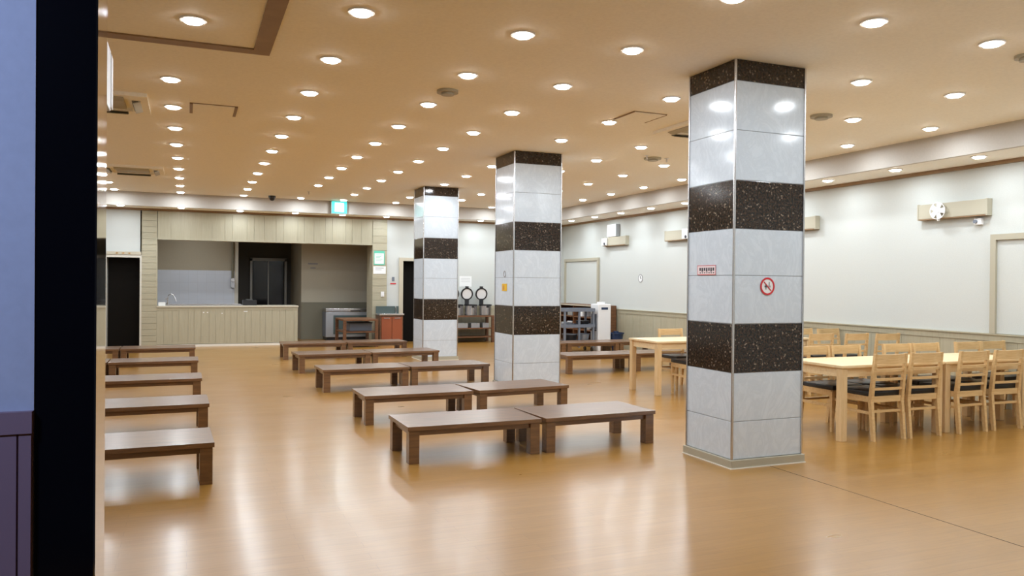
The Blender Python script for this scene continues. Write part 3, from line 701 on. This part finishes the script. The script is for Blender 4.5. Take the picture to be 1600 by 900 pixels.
# open cabinet along right wall
t = thing('open_cabinet', 'long dark brown open cabinet along the right wall at the far corner', 'cabinet', (8.55, 15.75, 0)); Lc = 2.35
MB().box(0, .50, 0, Lc, .93, .965, bev=.003).build('top', 'shelfw', t); bx('back_panel', 'shelfw', .485, .50, 0, Lc, 0, .93, parent=t)
for y in (0, Lc/2, Lc-.03): bx('side_panel', 'shelfw', 0, .485, y, y+.03, 0, .93, parent=t)
for z in (.05, .36, .66): bx('shelf', 'shelfw', .01, .485, .03, Lc-.03, z, z+.025, parent=t)
bx('face_edge', 'rail', -.008, 0, 0, Lc, .935, .96, parent=t)
random.seed(3)
for i, (y, w_) in enumerate(((15.95, .24), (16.30, .28), (16.65, .22), (17.2, .26), (17.55, .24))):
    for j, z in enumerate((.386, .686)):
        if (i+j) % 3 == 2: continue
        h = random.uniform(.12, .2)
        m_ = ('paper', 'brushed', 'shelfw', 'grey')[(i+2*j) % 4]
        nm = {'paper': 'white', 'brushed': 'silver', 'shelfw': 'brown', 'grey': 'dark grey'}[m_]
        t = thing('storage_basket', '%s box in the open cabinet, %s from its near end on the %s shelf' % (nm, ORD[i], ('middle', 'upper')[j]), 'box', (8.74, y, z), 0, 'boxes in the open cabinet')
        MB().box(-.15, .15, -w_/2, w_/2, 0, h, bev=.008).build('body', m_, t); MB().box(-.155, .155, -w_/2-.005, w_/2+.005, h-.03, h-.012).build('rim', 'white' if m_ != 'paper' else 'grey', t)
# grey cart
t = thing('utility_cart', 'grey plastic three-tier cart in front of the open cabinet', 'cart', (7.36, 15.0, 0))
for z in (.17, .52, .86):
    s = MB(); s.box(0, .74, 0, .42, z, z+.02); s.box(0, .74, 0, .02, z+.02, z+.07); s.box(0, .74, .40, .42, z+.02, z+.07); s.box(0, .02, .02, .40, z+.02, z+.07); s.box(.72, .74, .02, .40, z+.02, z+.07); s.build('tier', 'grey', t)
for x in (.03, .37, .71):
    for y in (.03, .39):
        if x == .37 and y > .1: continue
        bx('post', 'grey', x-.02, x+.02, y-.02, y+.02, .09, .86, parent=t)
for x in (.05, .69):
    for y in (.05, .37): MB().cyl((x, y, .045), .045, .03, 'X').build('wheel', 'black', t, True)
t = thing('dish_stack', 'dark bowls stacked on the middle tier of the grey cart', 'bowls', (7.90, 15.2, .54)); MB().cyl((0, 0, .06), .11, .12, r2=.15).build('bowl', 'black', t, True)
t = thing('plastic_tub', 'black tub on the lower tier of the grey cart', 'tub', (7.60, 15.215, .192)); MB().cyl((0, 0, .09), .13, .18, r2=.16).build('body', 'black', t, True); MB().ring((0, 0, .18), .145, .168, .014).build('rim', 'grey', t, True)
t = thing('plastic_tub', 'grey tub on the lower tier of the cart beside the black tub', 'tub', (7.93, 15.215, .192)); MB().cyl((0, 0, .09), .10, .18, r2=.13).build('body', 'brushed', t, True); MB().ring((0, 0, .18), .118, .138, .014).build('rim', 'grey', t, True)
# purifier
t = thing('water_purifier', 'tall white water purifier beside the open cabinet', 'water purifier', (8.33, 15.15, 0))
MB().box(-.155, .155, -.15, .20, 0, 1.02, bev=.015).build('body', 'white', t); bx('front_recess', 'grey', -.160, -.155, -.08, .16, .48, .80, parent=t)
bx('drip_tray', 'black', -.20, -.156, -.07, .15, .44, .465, parent=t); bx('display', 'blue', -.08, .08, -.155, -.15, .90, .95, parent=t)
MB().cyl((0, .02, 1.04), .09, .05).build('cap', 'white', t, True); MB().tube([(-.17, .04, .80), (-.17, .04, .70)], .014).build('tap', 'steel', t, True)
t = thing('plastic_bucket', 'dark blue round bucket beside the water purifier', 'bucket', (8.66, 15.05, 0)); MB().cyl((0, 0, .19), .10, .38, r2=.15).build('body', 'blue', t, True); MB().ring((0, 0, .385), .14, .165, .03).build('rim', 'blue', t, True)
MB().cyl((-.02, 0, .40), .06, .06).build('lid', 'blue', t, True)
# floor seam
struct(bx('trim_15', 'seam', 4.332, 4.338, YN, 5.06, 0, .0012))

# unused prototypes guard
for o in list(D.objects):
    if o.type == 'EMPTY' and not o.get('label') and o.parent is None: print('UNLABELLED', o.name)
